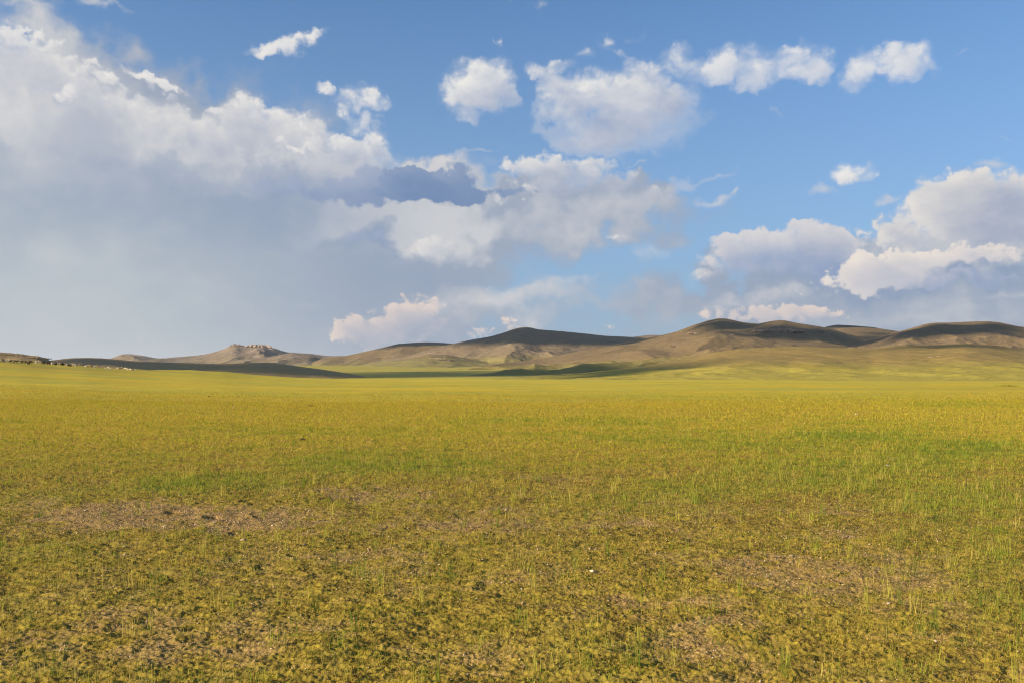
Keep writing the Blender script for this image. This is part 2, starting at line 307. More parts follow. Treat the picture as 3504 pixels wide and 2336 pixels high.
def ground_z(x, y):
    """height of the open steppe at true position x, y (metres)"""
    x = np.asarray(x, float); y = np.asarray(y, float)
    ys = np.maximum(y, 1.0); px = np.clip(CX+FPX*x/ys, -900, 5000)
    D = interp(px, RISE_D); zc = EYE+(HY-smooth_interp(px, RISE_Y))/FPX*D
    t = np.clip((y-45)/(D-45), 0, 1)
    front = zc*(0.25*t+0.75*t**1.8)
    back = zc*(1-sstep(0, 1, (y-D)/220.0))
    z = np.where(y < D, front, back)
    z = z*sstep(0, 60, y)
    far = np.interp(y, [0, 950, 1500, 2200, 3000, 4200, 6000, 9000, 30000], [0, 0, 5, 20, 41, 62, 75, 85, 85])
    return z+far+0.25*fbm(x/23, y/23, 2, 4)*sstep(20, 70, y)+0.5*fbm(x/140, y/140, 2, 41)*sstep(90, 220, y)

# ---- where the soil shows and where the grass is lush (positions on the plain read from the photograph)
def on_plain(px, py): Y = EYE*FPX/(py-HY); return (px-CX)/FPX*Y, Y
def patchmap(x, y, tab):
    s = 0
    ys = np.maximum(y, 1.0); px = CX+FPX*x/ys; py = HY+EYE*FPX/ys
    wx = fbm(x*1.1, y*1.1, 4, 61)*60; wy = fbm(x*1.1+9, y*1.1, 4, 62)*26
    for cx, cy, rx, ry, w in tab:
        q = ((px-cx+wx*rx/200)/rx)**2+((py-cy+wy*ry/50)/ry)**2
        s = s+w*np.clip(1.3-q, 0, 1)
    return s
DIRT = [(560, 1770, 400, 50, 1.0), (900, 1770, 220, 50, .8), (180, 1740, 200, 40, .7), (1280, 1690, 260, 34, .7), (1900, 1630, 250, 16, .5), (330, 1444, 170, 13, .9), (1750, 1770, 420, 60, .35),
        (2800, 1960, 420, 90, .5), (3200, 2060, 260, 90, .35), (500, 2200, 600, 130, .3), (2300, 2150, 500, 120, .25), (1300, 1920, 300, 60, .3), (3300, 1430, 260, 10, .5), (2700, 1750, 250, 16, .3)]
LUSH = [(3000, 1560, 600, 90, .75), (2400, 1500, 700, 36, .7), (1900, 1440, 500, 18, .8), (3300, 1385, 300, 12, .7), (1300, 1480, 500, 20, .65), (2600, 1352, 600, 8, .8), (300, 1385, 260, 7, .3), (3300, 1800, 300, 120, .4), (760, 1655, 330, 32, 1.1), (520, 1680, 200, 26, .8), (1300, 1580, 420, 46, .85), (1500, 1600, 300, 30, .4), (60, 1440, 90, 12, .7), (800, 1470, 320, 16, .5), (3250, 1700, 330, 70, .7), (2600, 1660, 520, 50, .5), (3330, 1540, 260, 34, .8), (3050, 1470, 400, 30, .5),
        (2250, 1720, 260, 50, .5), (2050, 2250, 260, 120, .45), (2250, 1900, 130, 40, .3), (700, 2320, 260, 40, .3), (3400, 2000, 130, 160, .5), (3150, 2290, 300, 60, .35), (1200, 2250, 200, 60, .25), (2800, 1440, 500, 20, .4), (2200, 1455, 300, 14, .35)]
def maps(x, y):
    n1 = fbm(x*0.75, y*0.75, 5, 70, 0.6)*1.15; n2 = fbm(x*0.35+40, y*0.35, 4, 75); n3 = fbm(x*3.1, y*3.1, 3, 79); n4 = fbm(x*0.06, y*0.06, 3, 85)
    dirt = np.clip(0.6*patchmap(x, y, DIRT)*(1+n3)+0.55*n1+0.5*n3+0.06+0.20*sstep(15, 10, y)+0.2*fbm(x*7, y*9, 2, 78)-0.5*sstep(12, 30, y), 0, 1)
    lush = np.clip(0.62*patchmap(x, y, LUSH)*(0.75+0.8*n3)+0.45*n2+0.30*n3-0.02+0.25*n4*sstep(15, 60, y), 0, 1)
    return dirt*(1-0.7*lush), lush

HOLES = [(725, 1766, .10, .045, .075), (590, 1745, .09, .04, .05), (796, 1818, .045, .03, .05), (840, 1717, .07, .035, .04), (885, 1765, .08, .02, .035), (880, 1940, .05, .022, .03), (965, 1717, .06, .03, .03), (1000, 1895, .05, .02, .03)]
def micro(x, y):
    """centimetre relief of the near ground: turf cushions, clods, hoof marks, burrow mouths"""
    d, l = maps(x, y)
    c = np.abs(vnoise(x*7.1, y*7.1, 101)); c2 = np.abs(vnoise(x*16.0, y*16.0, 102)); c3 = vnoise(x*37.0, y*37.0, 103)
    c4 = vnoise(x*8.0, y*22.0, 106)
    h = 0.010*(0.5-c)+0.010*(0.4-c2)+0.009*c3+0.017*c4+0.030*vnoise(x*1.3, y*1.3, 104)+0.010*vnoise(x*4.7, y*8.1, 105)
    h = h*(1-0.25*d)
    h += 0.03*l-0.02*d
    fade = sstep(60, 25, y)
    h = h*fade
    for px, py, rx, ry, dep in HOLES:
        hx, hy = on_plain(px, py); X = x-hx; Y_ = y-hy
        q = (X/rx+0.25*vnoise(x*20, y*20, 9))**2+(Y_/(ry*2.2)+0.25*vnoise(x*24, y*24, 19))**2
        h = h-dep*sstep(1.15, 0.65, q)+0.018*np.exp(-((X+rx*1.1)/rx)**2-(Y_/(ry*3))**2)
    return h

# ---- materials
def principled(name, rough=0.9, spec=0.15):
    m = bpy.data.materials.new(name); m.use_nodes = True
    t = NT(m.node_tree); b = t.n['Principled BSDF']
    b.inputs['Roughness'].default_value = rough; b.inputs['Specular IOR Level'].default_value = spec
    return m, t, b

def ground_material():
    m, t, b = principled('steppe ground')
    g = t.node('ShaderNodeNewGeometry'); pos = g.outputs['Position']
    sx = t.node('ShaderNodeSeparateXYZ'); t.l.new(pos, sx.inputs[0]); Y = sx.outputs[1]
    at = t.node('ShaderNodeAttribute', attribute_name='dirt'); al = t.node('ShaderNodeAttribute', attribute_name='lush')
    flat = t.v('MULTIPLY', pos, (1, 1, 0.0))
    nA = t.noise(flat, 0.9, 6, 0.6); nB = t.noise(flat, 9.0, 6, 0.65); nC = t.noise(flat, 60.0, 4, 0.65); nD = t.noise(flat, 0.07, 6, 0.6)
    nE = t.noise(t.v('MULTIPLY', flat, (0.35, 1, 1)), 0.02, 6, 0.62); nF = t.m('ADD', t.m('MULTIPLY', t.noise(flat, 0.35, 8, 0.75), .6), t.m('MULTIPLY', t.noise(t.v('MULTIPLY', flat, (0.4, 1, 1)), 0.05, 5, 0.6), .4))
    soil = t.mix(t.ss(nC, .3, .7), (0.10, 0.060, 0.019, 1), (0.40, 0.265, 0.095, 1))
    soil = t.mix(t.m('MULTIPLY', t.ss(nB, .45, .7), .6), soil, (0.27, 0.165, 0.05, 1))
    turf = t.mix(t.ss(nB, .3, .7), (0.13, 0.095, 0.015, 1), (0.30, 0.225, 0.03, 1))
    turf = t.mix(t.ss(Y, 12, 30, 0, .7), turf, (0.40, 0.285, 0.03, 1))
    near = t.mix(t.ss(t.m('ADD', at.outputs['Fac'], t.m('MULTIPLY', t.m('SUBTRACT', nC, .5), 1.2)), 0.25, .75), turf, soil)
    near = t.mix(t.m('MULTIPLY', al.outputs['Fac'], .7), near, (0.16, 0.17, 0.03, 1))
    # the far sward: gold where it is grazed short, green where it is thick
    gold = t.mix(t.ss(nF, .3, .7), (0.37, 0.27, 0.014, 1), (0.60, 0.44, 0.026, 1))
    green = t.mix(t.ss(nF, .3, .7), (0.29, 0.265, 0.025, 1), (0.46, 0.40, 0.04, 1))
    far = t.mix(t.ss(t.m('ADD', t.m('MULTIPLY', nE, .6), t.m('MULTIPLY', nD, .4)), .45, .56), gold, green)
    far = t.mix(t.m('MULTIPLY', t.ss(Y, 150, 700), 0.40), far, (0.50, 0.42, 0.035, 1))
    far = t.mix(t.ss(nA, .3, .75, 0.0, 0.25), far, (0.24, 0.20, 0.03, 1))
    far = t.mix(t.m('MULTIPLY', t.ss(Y, 900, 1500), 0.6), far, (0.25, 0.22, 0.055, 1))
    brown = t.m('MULTIPLY', t.ss(t.noise(flat, 0.011, 5, .6), .52, .66), t.m('MULTIPLY', t.ss(Y, 120, 220), t.ss(sx.outputs[0], -60, -140)))
    far = t.mix(t.m('MULTIPLY', brown, .55), far, (0.22, 0.16, 0.045, 1))
    far = t.mix(t.m('MULTIPLY', al.outputs['Fac'], .55), far, (0.30, 0.31, 0.022, 1))
    col = t.mix(t.ss(t.m('ADD', Y, t.m('MULTIPLY', t.m('SUBTRACT', nD, .5), 80)), 20, 95), near, far)
    t.l.new(col, b.inputs['Base Color'])
    bu = t.node('ShaderNodeBump'); bu.inputs['Strength'].default_value = 0.7; bu.inputs['Distance'].default_value = 0.02
    t.l.new(t.m('ADD', t.m('MULTIPLY', nC, 0.5), nB), bu.inputs['Height'])
    bu2 = t.node('ShaderNodeBump'); bu2.inputs['Strength'].default_value = 0.8; bu2.inputs['Distance'].default_value = 0.35
    t.l.new(t.m('MULTIPLY', nF, t.ss(Y, 20, 70)), bu2.inputs['Height']); t.l.new(bu.outputs[0], bu2.inputs['Normal'])
    t.l.new(bu2.outputs[0], b.inputs['Normal'])
    return m

def build_ground():
    th = np.unique(np.concatenate([np.linspace(-math.pi, -0.68, 50), np.linspace(-0.68, 0.68, 1150), np.linspace(0.68, math.pi, 50)]))[:-1]
    r = np.concatenate([np.linspace(0.4, 4.0, 12, endpoint=False), 1/np.linspace(1/4.0, 1/70.0, 900), np.geomspace(71, 1500, 330), np.geomspace(1530, 15000, 50)])
    rr, tt = np.meshgrid(r, th, indexing='ij')
    x = rr*np.sin(tt); y = rr*np.cos(tt)
    z = ground_z(x, y)+micro(x, y)
    d, l = maps(x, y)
    v = np.stack([x, y, z], -1).reshape(-1, 3)
    f = grid_faces(len(r), len(th), wrap=True)[:, ::-1]
    v = np.vstack([v, [[0, 0, 0]]]); n = len(th); c = len(v)-1
    j = np.arange(n); cap = np.stack([np.full(n, c), (j+1) % n, j, np.full(n, c)], -1)[:, :3]
    o = mesh_np('ground', v, f, ground_material())
    me = o.data
    for nm, a in (('dirt', d), ('lush', l)):
        at = me.attributes.new(nm, 'FLOAT', 'POINT'); at.data.foreach_set('value', np.append(a.ravel(), 0).astype(np.float32))
    tag(o, kind='structure', label='open steppe plain of short gold and green grass with bare gravelly patches')
    return o

LAYERS = []      # for locating things seen on the slopes
def hill_material(name, low, high, z0, z1, rock=0.0, nsc=1.0):
    m, t, b = principled(name)
    g = t.node('ShaderNodeNewGeometry'); pos = g.outputs['Position']
    sx = t.node('ShaderNodeSeparateXYZ'); t.l.new(pos, sx.inputs[0])
    n1 = t.noise(pos, 0.004*nsc, 6, .6); n2 = t.noise(pos, 0.03*nsc, 6, .65); n3 = t.noise(pos, 0.16*nsc, 5, .7)
    zz = t.m('ADD', sx.outputs[2], t.m('MULTIPLY', t.m('SUBTRACT', n1, .5), (z1-z0)*0.9))
    lo2 = tuple(c*0.78 for c in low); hi2 = tuple(c*0.80 for c in high)
    a_ = t.mix(t.ss(n2, .35, .65), (*low, 1), (*lo2, 1)); c_ = t.mix(t.ss(n2, .35, .65), (*high, 1), (*hi2, 1))
    col = t.mix(t.ss(zz, z0, z1), a_, c_)
    col = t.mix(t.ss(n3, .54, .66, 0, .5), col, (0.30, 0.25, 0.18, 1))
    col = t.mix(t.ss(t.noise(pos, 0.07*nsc, 6, .7), .55, .66, 0, .55), col, (0.10, 0.09, 0.05, 1))
    if rock:
        col = t.mix(t.m('MULTIPLY', t.ss(t.noise(pos, 0.02, 6, .7), .5, .62), rock), col, (0.42, 0.34, 0.29, 1))
    t.l.new(col, b.inputs['Base Color'])
    bu = t.node('ShaderNodeBump'); bu.inputs['Strength'].default_value = 0.7; bu.inputs['Distance'].default_value = 7.0/nsc
    t.l.new(t.m('ADD', n2, t.m('MULTIPLY', n3, .4)), bu.inputs['Height']); t.l.new(bu.outputs[0], b.inputs['Normal'])
    return m

def hill(label, crest, D, Yf, foot, mat, amp=0.0, lam=400, seed=0, back=None, rough=1.0, power=1.0, ncol=420, nrow=130, tilt=0.0, gull=0.35):
    """crest: [(px, py)], D: distance of the crest (number or table), Yf: distance where the slope begins, foot: apparent height there"""
    x0, x1 = crest[0][0], crest[-1][0]
    px = np.linspace(x0, x1, ncol)
    yc = smooth_interp(px, crest)
    yr = rough*(0.8*vnoise(px/14, px*0+seed, 7)+0.5*vnoise(px/5, px*0+seed, 8))
    Dc = interp(px, D) if isinstance(D, list) else np.full_like(px, D)
    Yf_ = interp(px, Yf) if isinstance(Yf, list) else np.full_like(px, Yf)
    ft = interp(px, foot) if isinstance(foot, list) else np.full_like(px, foot)
    t = np.concatenate([np.linspace(0, 1, nrow), 1+np.linspace(0.03, 1, 22)**1.3])[:, None]
    tf = np.clip(t, 0, 1)
    Y = Yf_+(Dc-Yf_)*tf+np.clip(t-1, 0, None)*(back or (D if not isinstance(D, list) else Dc.mean())*0.35)
    s = (tf**power); s = s*s*(3-2*s)*0.55+s*0.45
    yapp = ft+(yc-ft)*s+yr*sstep(0.8, 1.0, t)
    X = Y*bear(px)[None, :]
    z = EYE+(HY-yapp)/FPX*np.minimum(Y, Dc)
    z = z-np.clip(t-1, 0, None)*(np.maximum(z, 5)*1.0)*np.clip(t-1, 0, 1)**0.6*1.6
    if amp:
        u = X/lam; v = Y/(lam*1.6)+0.5*fbm(X/lam*0.7, Y/lam*0.7, 2, seed+50)
        rid = 1-np.abs(vnoise(u+0.6*vnoise(u*0.8, v*0.8, seed+3), v, seed+1))*2.0
        rid = rid*0.6+0.28*(1-np.abs(vnoise(u*2.3, v*2.1, seed+2))*2)+0.12*fbm(u*5, v*5, 3, seed+4)
        env = np.sin(math.pi*np.clip(tf, 0, 1)**0.8)**0.7
        z = z+amp*(rid-0.75)*env
        z = z+amp*0.10*fbm(X/(lam*0.12), Y/(lam*0.12), 3, seed+6)*np.clip(env, 0.12, 1)
    g = ground_z(X, Y)-0.8
    k = sstep(0.0, 0.22, t); z = g*(1-k)+z*k
    v_ = np.stack([X, Y+0*X, z], -1)
    i = len(LAYERS)
    LAYERS.append((px, v_))
    o = mesh_np('hill', v_.reshape(-1, 3), grid_faces(*z.shape)[:, ::-1], mat)
    tag(o, kind='structure', label=label)
    return o

def on_slope(x, y, layers=None, minD=0):
    """true position of whatever is seen at photograph pixel x, y on the nearest slope"""
    best = None
    for k, (px, V) in enumerate(LAYERS):
        if layers is not None and k not in layers: continue
        if not (px[0] < x < px[-1]): continue
        c = int(np.argmin(np.abs(px-x))); col = V[:, c]
        ya = HY-(col[:, 2]-EYE)/col[:, 1]*FPX
        hit = np.nonzero(ya <= y)[0]
        if len(hit) and hit[0] > 0:
            p = col[hit[0]]
            if p[1] > minD and (best is None or p[1] < best[1]): best = p
    return None if best is None else np.array(best)
build_ground()
TAN = (0.18, 0.126, 0.056); GRN = (0.235, 0.20, 0.06)
M_near = hill_material('near hill turf', (0.30, 0.22, 0.07), (0.26, 0.18, 0.08), 4, 14, nsc=6)
M_left = hill_material('long hill turf', (0.36, 0.25, 0.09), (0.34, 0.225, 0.10), 10, 30, nsc=2.5)
M_far = hill_material('far mountain turf', (0.185, 0.145, 0.07), (0.20, 0.148, 0.09), 60, 160, rock=.25)
M_mid = hill_material('middle hills turf', GRN, TAN, 50, 95)
M_pk = hill_material('peak turf', GRN, (0.19, 0.14, 0.08), 55, 100)
M_big = hill_material('broad hill turf', (0.27, 0.225, 0.05), TAN, 15, 55, nsc=1.4)
M_rt = hill_material('right hill turf', (0.24, 0.18, 0.06), (0.185, 0.13, 0.065), 40, 70, nsc=1.4)
M_fg = hill_material('grassy slope turf', (0.37, 0.305, 0.04), (0.27, 0.19, 0.05), 5, 26, nsc=2.5)

# 0 nearest dark knoll at the left edge
hill('low dark stony knoll at the left edge', [(-1100, 1240), (-700, 1190), (-200, 1198), (0, 1204), (30, 1207), (57, 1208), (95, 1214), (135, 1218), (150, 1224), (165, 1231), (210, 1243), (300, 1262)], 420, 300, 1262, M_near, amp=2.0, lam=40, seed=2, rough=1.6, ncol=500)
# 1 long dark hill behind it
hill('long low dark hill behind the knoll', [(-900, 1250), (-300, 1240), (60, 1240), (130, 1236), (167, 1233), (200, 1229), (240, 1224.5), (290, 1223), (350, 1224.5), (400, 1229), (459, 1234.6), (612, 1240), (765, 1244), (842, 1240), (903, 1238.5), (944, 1240.5), (1020, 1252), (1097, 1262), (1151, 1270), (1202, 1278), (1304, 1297), (1400, 1310)],
     1400, [(0, 700), (1304, 1000)], 1303, M_left, amp=7, lam=180, seed=5, rough=.5, ncol=600)
# 2 far mountain with two rocky summits
hill('distant tan mountain with pale rocks on its twin summit', [(300, 1262), (375, 1227), (418, 1211), (444, 1210), (490, 1216), (536, 1225), (570, 1224), (602, 1221), (663, 1216), (704, 1211), (755, 1198), (786, 1184), (806, 1178), (829, 1183), (867, 1180), (888, 1179), (918, 1186), (944, 1192), (980, 1204), (1061, 1209), (1122, 1217), (1187, 1217), (1260, 1225), (1360, 1262)],
     6200, 4200, 1268, M_far, amp=60, lam=520, seed=9, rough=.6, ncol=560, nrow=170)
# 3 spur of the same mountain
hill('smooth tan spur below the distant mountain', [(560, 1268), (690, 1252), (760, 1240), (842, 1226), (920, 1220), (1000, 1206), (1061, 1212), (1110, 1226), (1160, 1240), (1230, 1256), (1300, 1275)], 5200, 4000, 1270, M_far, amp=34, lam=420, seed=12, rough=.4)
# 4 brown hill left of the peak
hill('tan hill sloping up towards the central peak', [(1020, 1262), (1100, 1226), (1187, 1216), (1304, 1190), (1360, 1176), (1416, 1172), (1457, 1170), (1508, 1172), (1549, 1175), (1620, 1182), (1760, 1210), (1900, 1262)], 4800, 3500, 1268, M_mid, amp=30, lam=420, seed=14, rough=.5)
# 5 central dark peak
hill('dark central peak with a long level shoulder', [(1060, 1275), (1250, 1244), (1400, 1214), (1500, 1188), (1549, 1175.5), (1610, 1163), (1676, 1152), (1722, 1139), (1763, 1124), (1789, 1119), (1814, 1120), (1840, 1127), (1916, 1133), (2008, 1142), (2069, 1149), (2161, 1153), (2240, 1158), (2400, 1180), (2600, 1230)],
     4100, 2700, 1262, M_pk, amp=42, lam=420, seed=19, rough=.4, ncol=600, nrow=180)
hill('low dark hilltop showing behind the shoulder', [(2060, 1190), (2120, 1157), (2177, 1152), (2222, 1146), (2258, 1147), (2320, 1150), (2420, 1180)], 5200, 4600, 1190, M_pk, rough=.3, ncol=160, nrow=50)
# 6 low rocky swell in front of the peak
hill('small stony swell at the foot of the peak', [(1180, 1268), (1320, 1242), (1420, 1222), (1470, 1214), (1530, 1213), (1590, 1224), (1680, 1240), (1800, 1258), (1900, 1270)], 3300, 2600, 1268, M_mid, amp=9, lam=220, seed=23, rough=.6)
# 7 broad hill on the right
hill('broad tan hill rising to the right of the centre', [(1300, 1286), (1500, 1262), (1763, 1237), (1865, 1223), (1967, 1203), (2069, 1184), (2171, 1167), (2255, 1149), (2311, 1136), (2366, 1115), (2422, 1097), (2460, 1089), (2488, 1091), (2544, 1103), (2588, 1107), (2660, 1118), (2800, 1150), (3000, 1190), (3200, 1240)],
     3000, [(1300, 1500), (2200, 1100), (3200, 1100)], [(1300, 1288), (2200, 1262), (3200, 1240)], M_big, amp=30, lam=360, seed=27, rough=.4, ncol=700, nrow=200, power=.9)
hill('dark hilltop with a ridge of rock below its crest', [(2380, 1215), (2480, 1150), (2560, 1118), (2600, 1107), (2643, 1098), (2679, 1095.5), (2732, 1106), (2799, 1116), (2840, 1124), (2900, 1142), (2960, 1158), (3060, 1176), (3200, 1206)], 2700, 1700, 1225, M_big, amp=14, lam=260, seed=31, rough=.5)
hill('domed hilltop in the saddle', [(2740, 1170), (2799, 1128), (2830, 1117), (2865, 1111), (2921, 1114), (2993, 1120), (3031, 1130), (3090, 1142), (3160, 1170)], 3500, 3000, 1180, M_pk, rough=.3, ncol=200, nrow=70)
hill('smooth sunlit dome in the saddle', [(2760, 1180), (2830, 1133), (2880, 1122), (2950, 1120), (3010, 1124), (3076, 1134), (3130, 1145), (3200, 1180)], 3300, 2500, 1190, M_big, amp=5, lam=300, seed=35, rough=.2, ncol=200)
# 8 right-hand hill
hill('brown hill with deep gullies at the right edge', [(2700, 1215), (2800, 1190), (2900, 1176), (3000, 1157), (3076, 1134), (3115, 1124), (3170, 1108), (3198, 1104), (3253, 1104), (3309, 1101), (3381, 1099), (3420, 1103), (3475, 1115), (3504, 1119), (3700, 1150), (4100, 1230)],
     2500, 1500, 1222, M_rt, amp=27, lam=230, seed=38, rough=.5, ncol=560, nrow=190)
# 9 grassy slope in front, right half
hill('long green and gold slope below the right hills', [(1500, 1304), (1760, 1290), (2000, 1275), (2200, 1252), (2366, 1226), (2449, 1204), (2533, 1192), (2643, 1186), (2754, 1185), (2865, 1190), (2976, 1192), (3031, 1186), (3115, 1179), (3198, 1180), (3309, 1175), (3392, 1180), (3504, 1195), (3700, 1200), (4200, 1240)],
     [(1500, 1250), (2366, 1450), (3504, 1350)], [(1500, 700), (2400, 420), (3504, 330)], [(1500, 1301), (2400, 1299), (3504, 1299)], M_fg, amp=5.5, lam=150, seed=41, rough=.4, ncol=800, nrow=260, power=1.15)
# ================================================================== THINGS: rocks, stones, droppings, sheep
import bmesh
rnd = random.Random(4)
def rock_material(name, a, b, sc=0.6):
    m, t, bs = principled(name, 0.92)
    g = t.node('ShaderNodeTexCoord').outputs['Object']
    n = t.noise(g, sc, 7, .65); n2 = t.noise(g, sc*6, 5, .7)
    c = t.mix(t.ss(n, .35, .65), (*a, 1), (*b, 1)); c = t.mix(t.ss(n2, .55, .75, 0, .6), c, tuple(q*.45 for q in a)+(1,))
    t.l.new(c, bs.inputs['Base Color'])
    bu = t.node('ShaderNodeBump'); bu.inputs['Strength'].default_value = 0.8; bu.inputs['Distance'].default_value = 0.25/sc
    t.l.new(n2, bu.inputs['Height']); t.l.new(bu.outputs[0], bs.inputs['Normal'])
    return m
def hull_rock(bm, c, r, sq=(1, 1, 1), n=13, rot=None):
    t = bmesh.new()
    for _ in range(n):
        v = Vector((rnd.gauss(0, 1), rnd.gauss(0, 1), rnd.gauss(0, 1))).normalized()*rnd.uniform(.75, 1.1)
        t.verts.new((v.x*r*sq[0], v.y*r*sq[1], v.z*r*sq[2]))
    bmesh.ops.convex_hull(t, input=t.verts)
    bmesh.ops.delete(t, geom=[v for v in t.verts if not v.link_faces], context='VERTS')
    bmesh.ops.rotate(t, verts=t.verts, cent=(0, 0, 0), matrix=__import__('mathutils').Matrix.Rotation(rnd.uniform(0, 6.28) if rot is None else rot, 3, 'Z'))
    bmesh.ops.bevel(t, geom=list(t.edges), offset=r*0.06, segments=1, affect='EDGES')
    m = {}
    for v in t.verts: m[v] = bm.verts.new((v.co.x+c[0], v.co.y+c[1], v.co.z+c[2]))
    for f in t.faces:
        try: bm.faces.new([m[v] for v in f.verts])
        except ValueError: pass
    t.free()
def bm_obj(name, bm, mat, loc=(0, 0, 0), parent=None, smooth=False):
    bmesh.ops.recalc_face_normals(bm, faces=bm.faces)
    me = bpy.data.meshes.new(name); bm.to_mesh(me); bm.free(); me.materials.append(mat)
    if smooth: me.polygons.foreach_set('use_smooth', np.ones(len(me.polygons), bool))
    o = bpy.data.objects.new(name, me); COL.objects.link(o); o.location = loc
    if parent: o.parent = parent
    return o
PALE = rock_material('pale granite', (0.31, 0.235, 0.18), (0.44, 0.345, 0.27), 0.02)
BRN = rock_material('brown outcrop rock', (0.24, 0.17, 0.12), (0.40, 0.29, 0.21), 0.05)
GRY = rock_material('dark lichen rock', (0.10, 0.085, 0.06), (0.17, 0.14, 0.10), 0.2)
LED = rock_material('sandy ledge rock', (0.40, 0.33, 0.22), (0.48, 0.40, 0.27), 0.1)

def outcrop(px, py, w, h, n, mat, label, layers, group=None, jag=1.0, hang=0.0):
    c = on_slope(px, py+h*0.15, layers)
    if c is None: return None
    s = c[1]/FPX; bm = bmesh.new(); 
    nb = max(3, int(w/h*1.6)); R_ = s*h*.5
    for k in range(nb+n):
        base = k < nb
        u = (k+.5)/nb-.5 if base else rnd.uniform(-.5, .5); v = 0 if base else rnd.uniform(-.5, .5)
        arc = max(.25, (1-4*u*u))**.5
        q = on_slope(px+u*w, py+hang*abs(u)*h, layers)
        if q is None: q = c
        X = bear(px+u*w)*c[1]; dy = max(-1.0, min(1.0, (q[1]-c[1])/R_/1.0))*R_*.6; zz = max(-1.5, min(1.5, (q[2]-c[2])/R_))*R_*.5
        r = R_*(rnd.uniform(.42, .85)*(.45+.55*arc) if base else rnd.uniform(.4, .85)*arc)
        wx = max(1.0, s*w/nb/r*.8) if base else rnd.uniform(1, 1.8)
        hull_rock(bm, (X-c[0], dy+v*R_*1.2, zz+r*.1+(v*.35*R_*arc if not base else 0)), r, (wx, 1.1, rnd.uniform(.6, 1.1)*jag), rot=rnd.uniform(-.2, .2))
    o = bm_obj('rock_outcrop', bm, mat, c)
    return tag(o, label, 'rock outcrop', group)
outcrop(806, 1180, 42, 13, 26, PALE, 'small pale rocky cap on the left summit of the distant mountain', [2])
outcrop(884, 1184, 88, 22, 70, PALE, 'long pale pinkish cliff crowning the right summit of the distant mountain', [2])
outcrop(926, 1193, 30, 8, 16, PALE, 'small pale rock just right of the summit cliff on the distant mountain', [2])
outcrop(436, 1217, 60, 8, 22, PALE, 'pale broken rock on the small far hill left of the distant mountain', [2])
outcrop(2668, 1131, 176, 24, 120, BRN, 'long brown cliff band below the crest of the dark hilltop', [9], hang=.5)
outcrop(2583, 1137, 44, 14, 26, BRN, 'left end rocks stepping down from the long brown cliff band', [9])
outcrop(2800, 1136, 46, 10, 22, GRY, 'dark rocks at the right end of the long brown cliff band', [9])
outcrop(2376, 1142, 42, 14, 26, BRN, 'brown crag high on the left shoulder of the broad hill', [8])
outcrop(2312, 1184, 34, 11, 20, BRN, 'slanting brown crag low on the left flank of the broad hill', [8])
outcrop(2504, 1146, 22, 6, 10, BRN, 'small brown rock between the crag and the long cliff band', [8, 9])
outcrop(2588, 1155, 22, 6, 10, BRN, 'small flat rock directly beneath the long cliff band', [9])
outcrop(1472, 1207, 18, 6, 12, LED, 'small pale rock pile on the swell below the central peak', None)
outcrop(1496, 1226, 58, 5, 22, LED, 'thin pale ledge running across the swell below the peak', None)
outcrop(1530, 1232, 60, 10, 26, GRY, 'dark jagged rocks at the foot of the swell below the peak', None)
outcrop(1492, 1241, 20, 6, 10, GRY, 'small dark rock left of the jagged rocks under the swell', None)
outcrop(1180, 1240, 40, 6, 14, GRY, 'dark rock hump on the low ground left of the central hills', None)
outcrop(3186, 1222, 20, 5, 10, LED, 'small grey rock pair on the green slope at the right', [13])
outcrop(3212, 1218, 16, 4, 8, LED, 'flat pale rock right of the grey rock pair on the green slope', [13])
outcrop(3395, 1158, 44, 7, 16, GRY, 'dark rocks scattered on the sunlit face of the right edge hill', [12])
outcrop(3492, 1160, 24, 6, 10, GRY, 'dark rocks on the hill at the very right edge', [12])
for k, (a, b, w, lab) in enumerate([(2515, 1195, 34, 'first'), (2560, 1192, 30, 'second'), (2602, 1189, 40, 'third'), (2640, 1188, 30, 'fourth')]):
    outcrop(a, b, w, 4, 12, GRY, lab+' low dark rock row from the left along the crest of the green slope', [13], 'low rocks along the green slope crest')
outcrop(3114, 1181, 30, 6, 12, GRY, 'dark low rocks on the slope crest below the gullied hill', [13])
outcrop(3200, 1190, 60, 7, 24, GRY, 'broad band of dark rocks on the slope below the gullied hill', [13])
outcrop(3400, 1184, 80, 6, 24, GRY, 'dark rock line on the slope near the right edge', [13])
outcrop(120, 1226, 110, 11, 80, GRY, 'dark broken rock covering the right side of the stony knoll', [0])
outcrop(20, 1214, 60, 6, 20, GRY, 'dark stones near the top of the knoll at the left edge', [0])

# ---- loose stones and droppings on the plain
def ground_at(px, py):
    Y = EYE*FPX/(py-HY)
    for _ in range(6):
        X = bear(px)*Y; z = float(ground_z(X, Y)+micro(np.array([X]), np.array([Y]))[0])
        Y = (EYE-z)*FPX/(py-HY)
    return np.array([bear(px)*Y, Y, z])
WST = rock_material('white quartz', (0.46, 0.42, 0.34), (0.58, 0.54, 0.45), 14)
TST = rock_material('tan stone', (0.42, 0.34, 0.25), (0.5, 0.42, 0.32), 18)
CLD = rock_material('tan clod soil', (0.24, 0.165, 0.09), (0.32, 0.225, 0.12), 18)
DNG = rock_material('dry dung', (0.030, 0.022, 0.014), (0.06, 0.045, 0.028), 20)
def stone(px, py, w, mat, label, name='stone', cat='stone', n=1, flat=.55, spread=1.0, group=None):
    c = ground_at(px, py); s = c[1]/FPX*w; bm = bmesh.new()
    for k in range(n):
        r = s*(.5 if n == 1 else rnd.uniform(.2, .3))
        ox = 0 if n == 1 else (k/(n-1)-.5)*s*.62; oy = 0 if n == 1 else rnd.uniform(-.08, .08)*s
        hull_rock(bm, (ox, oy, r*flat*.35), r, (1, .8, flat), n=16)
    return tag(bm_obj(name, bm, mat, c), label, cat, group)
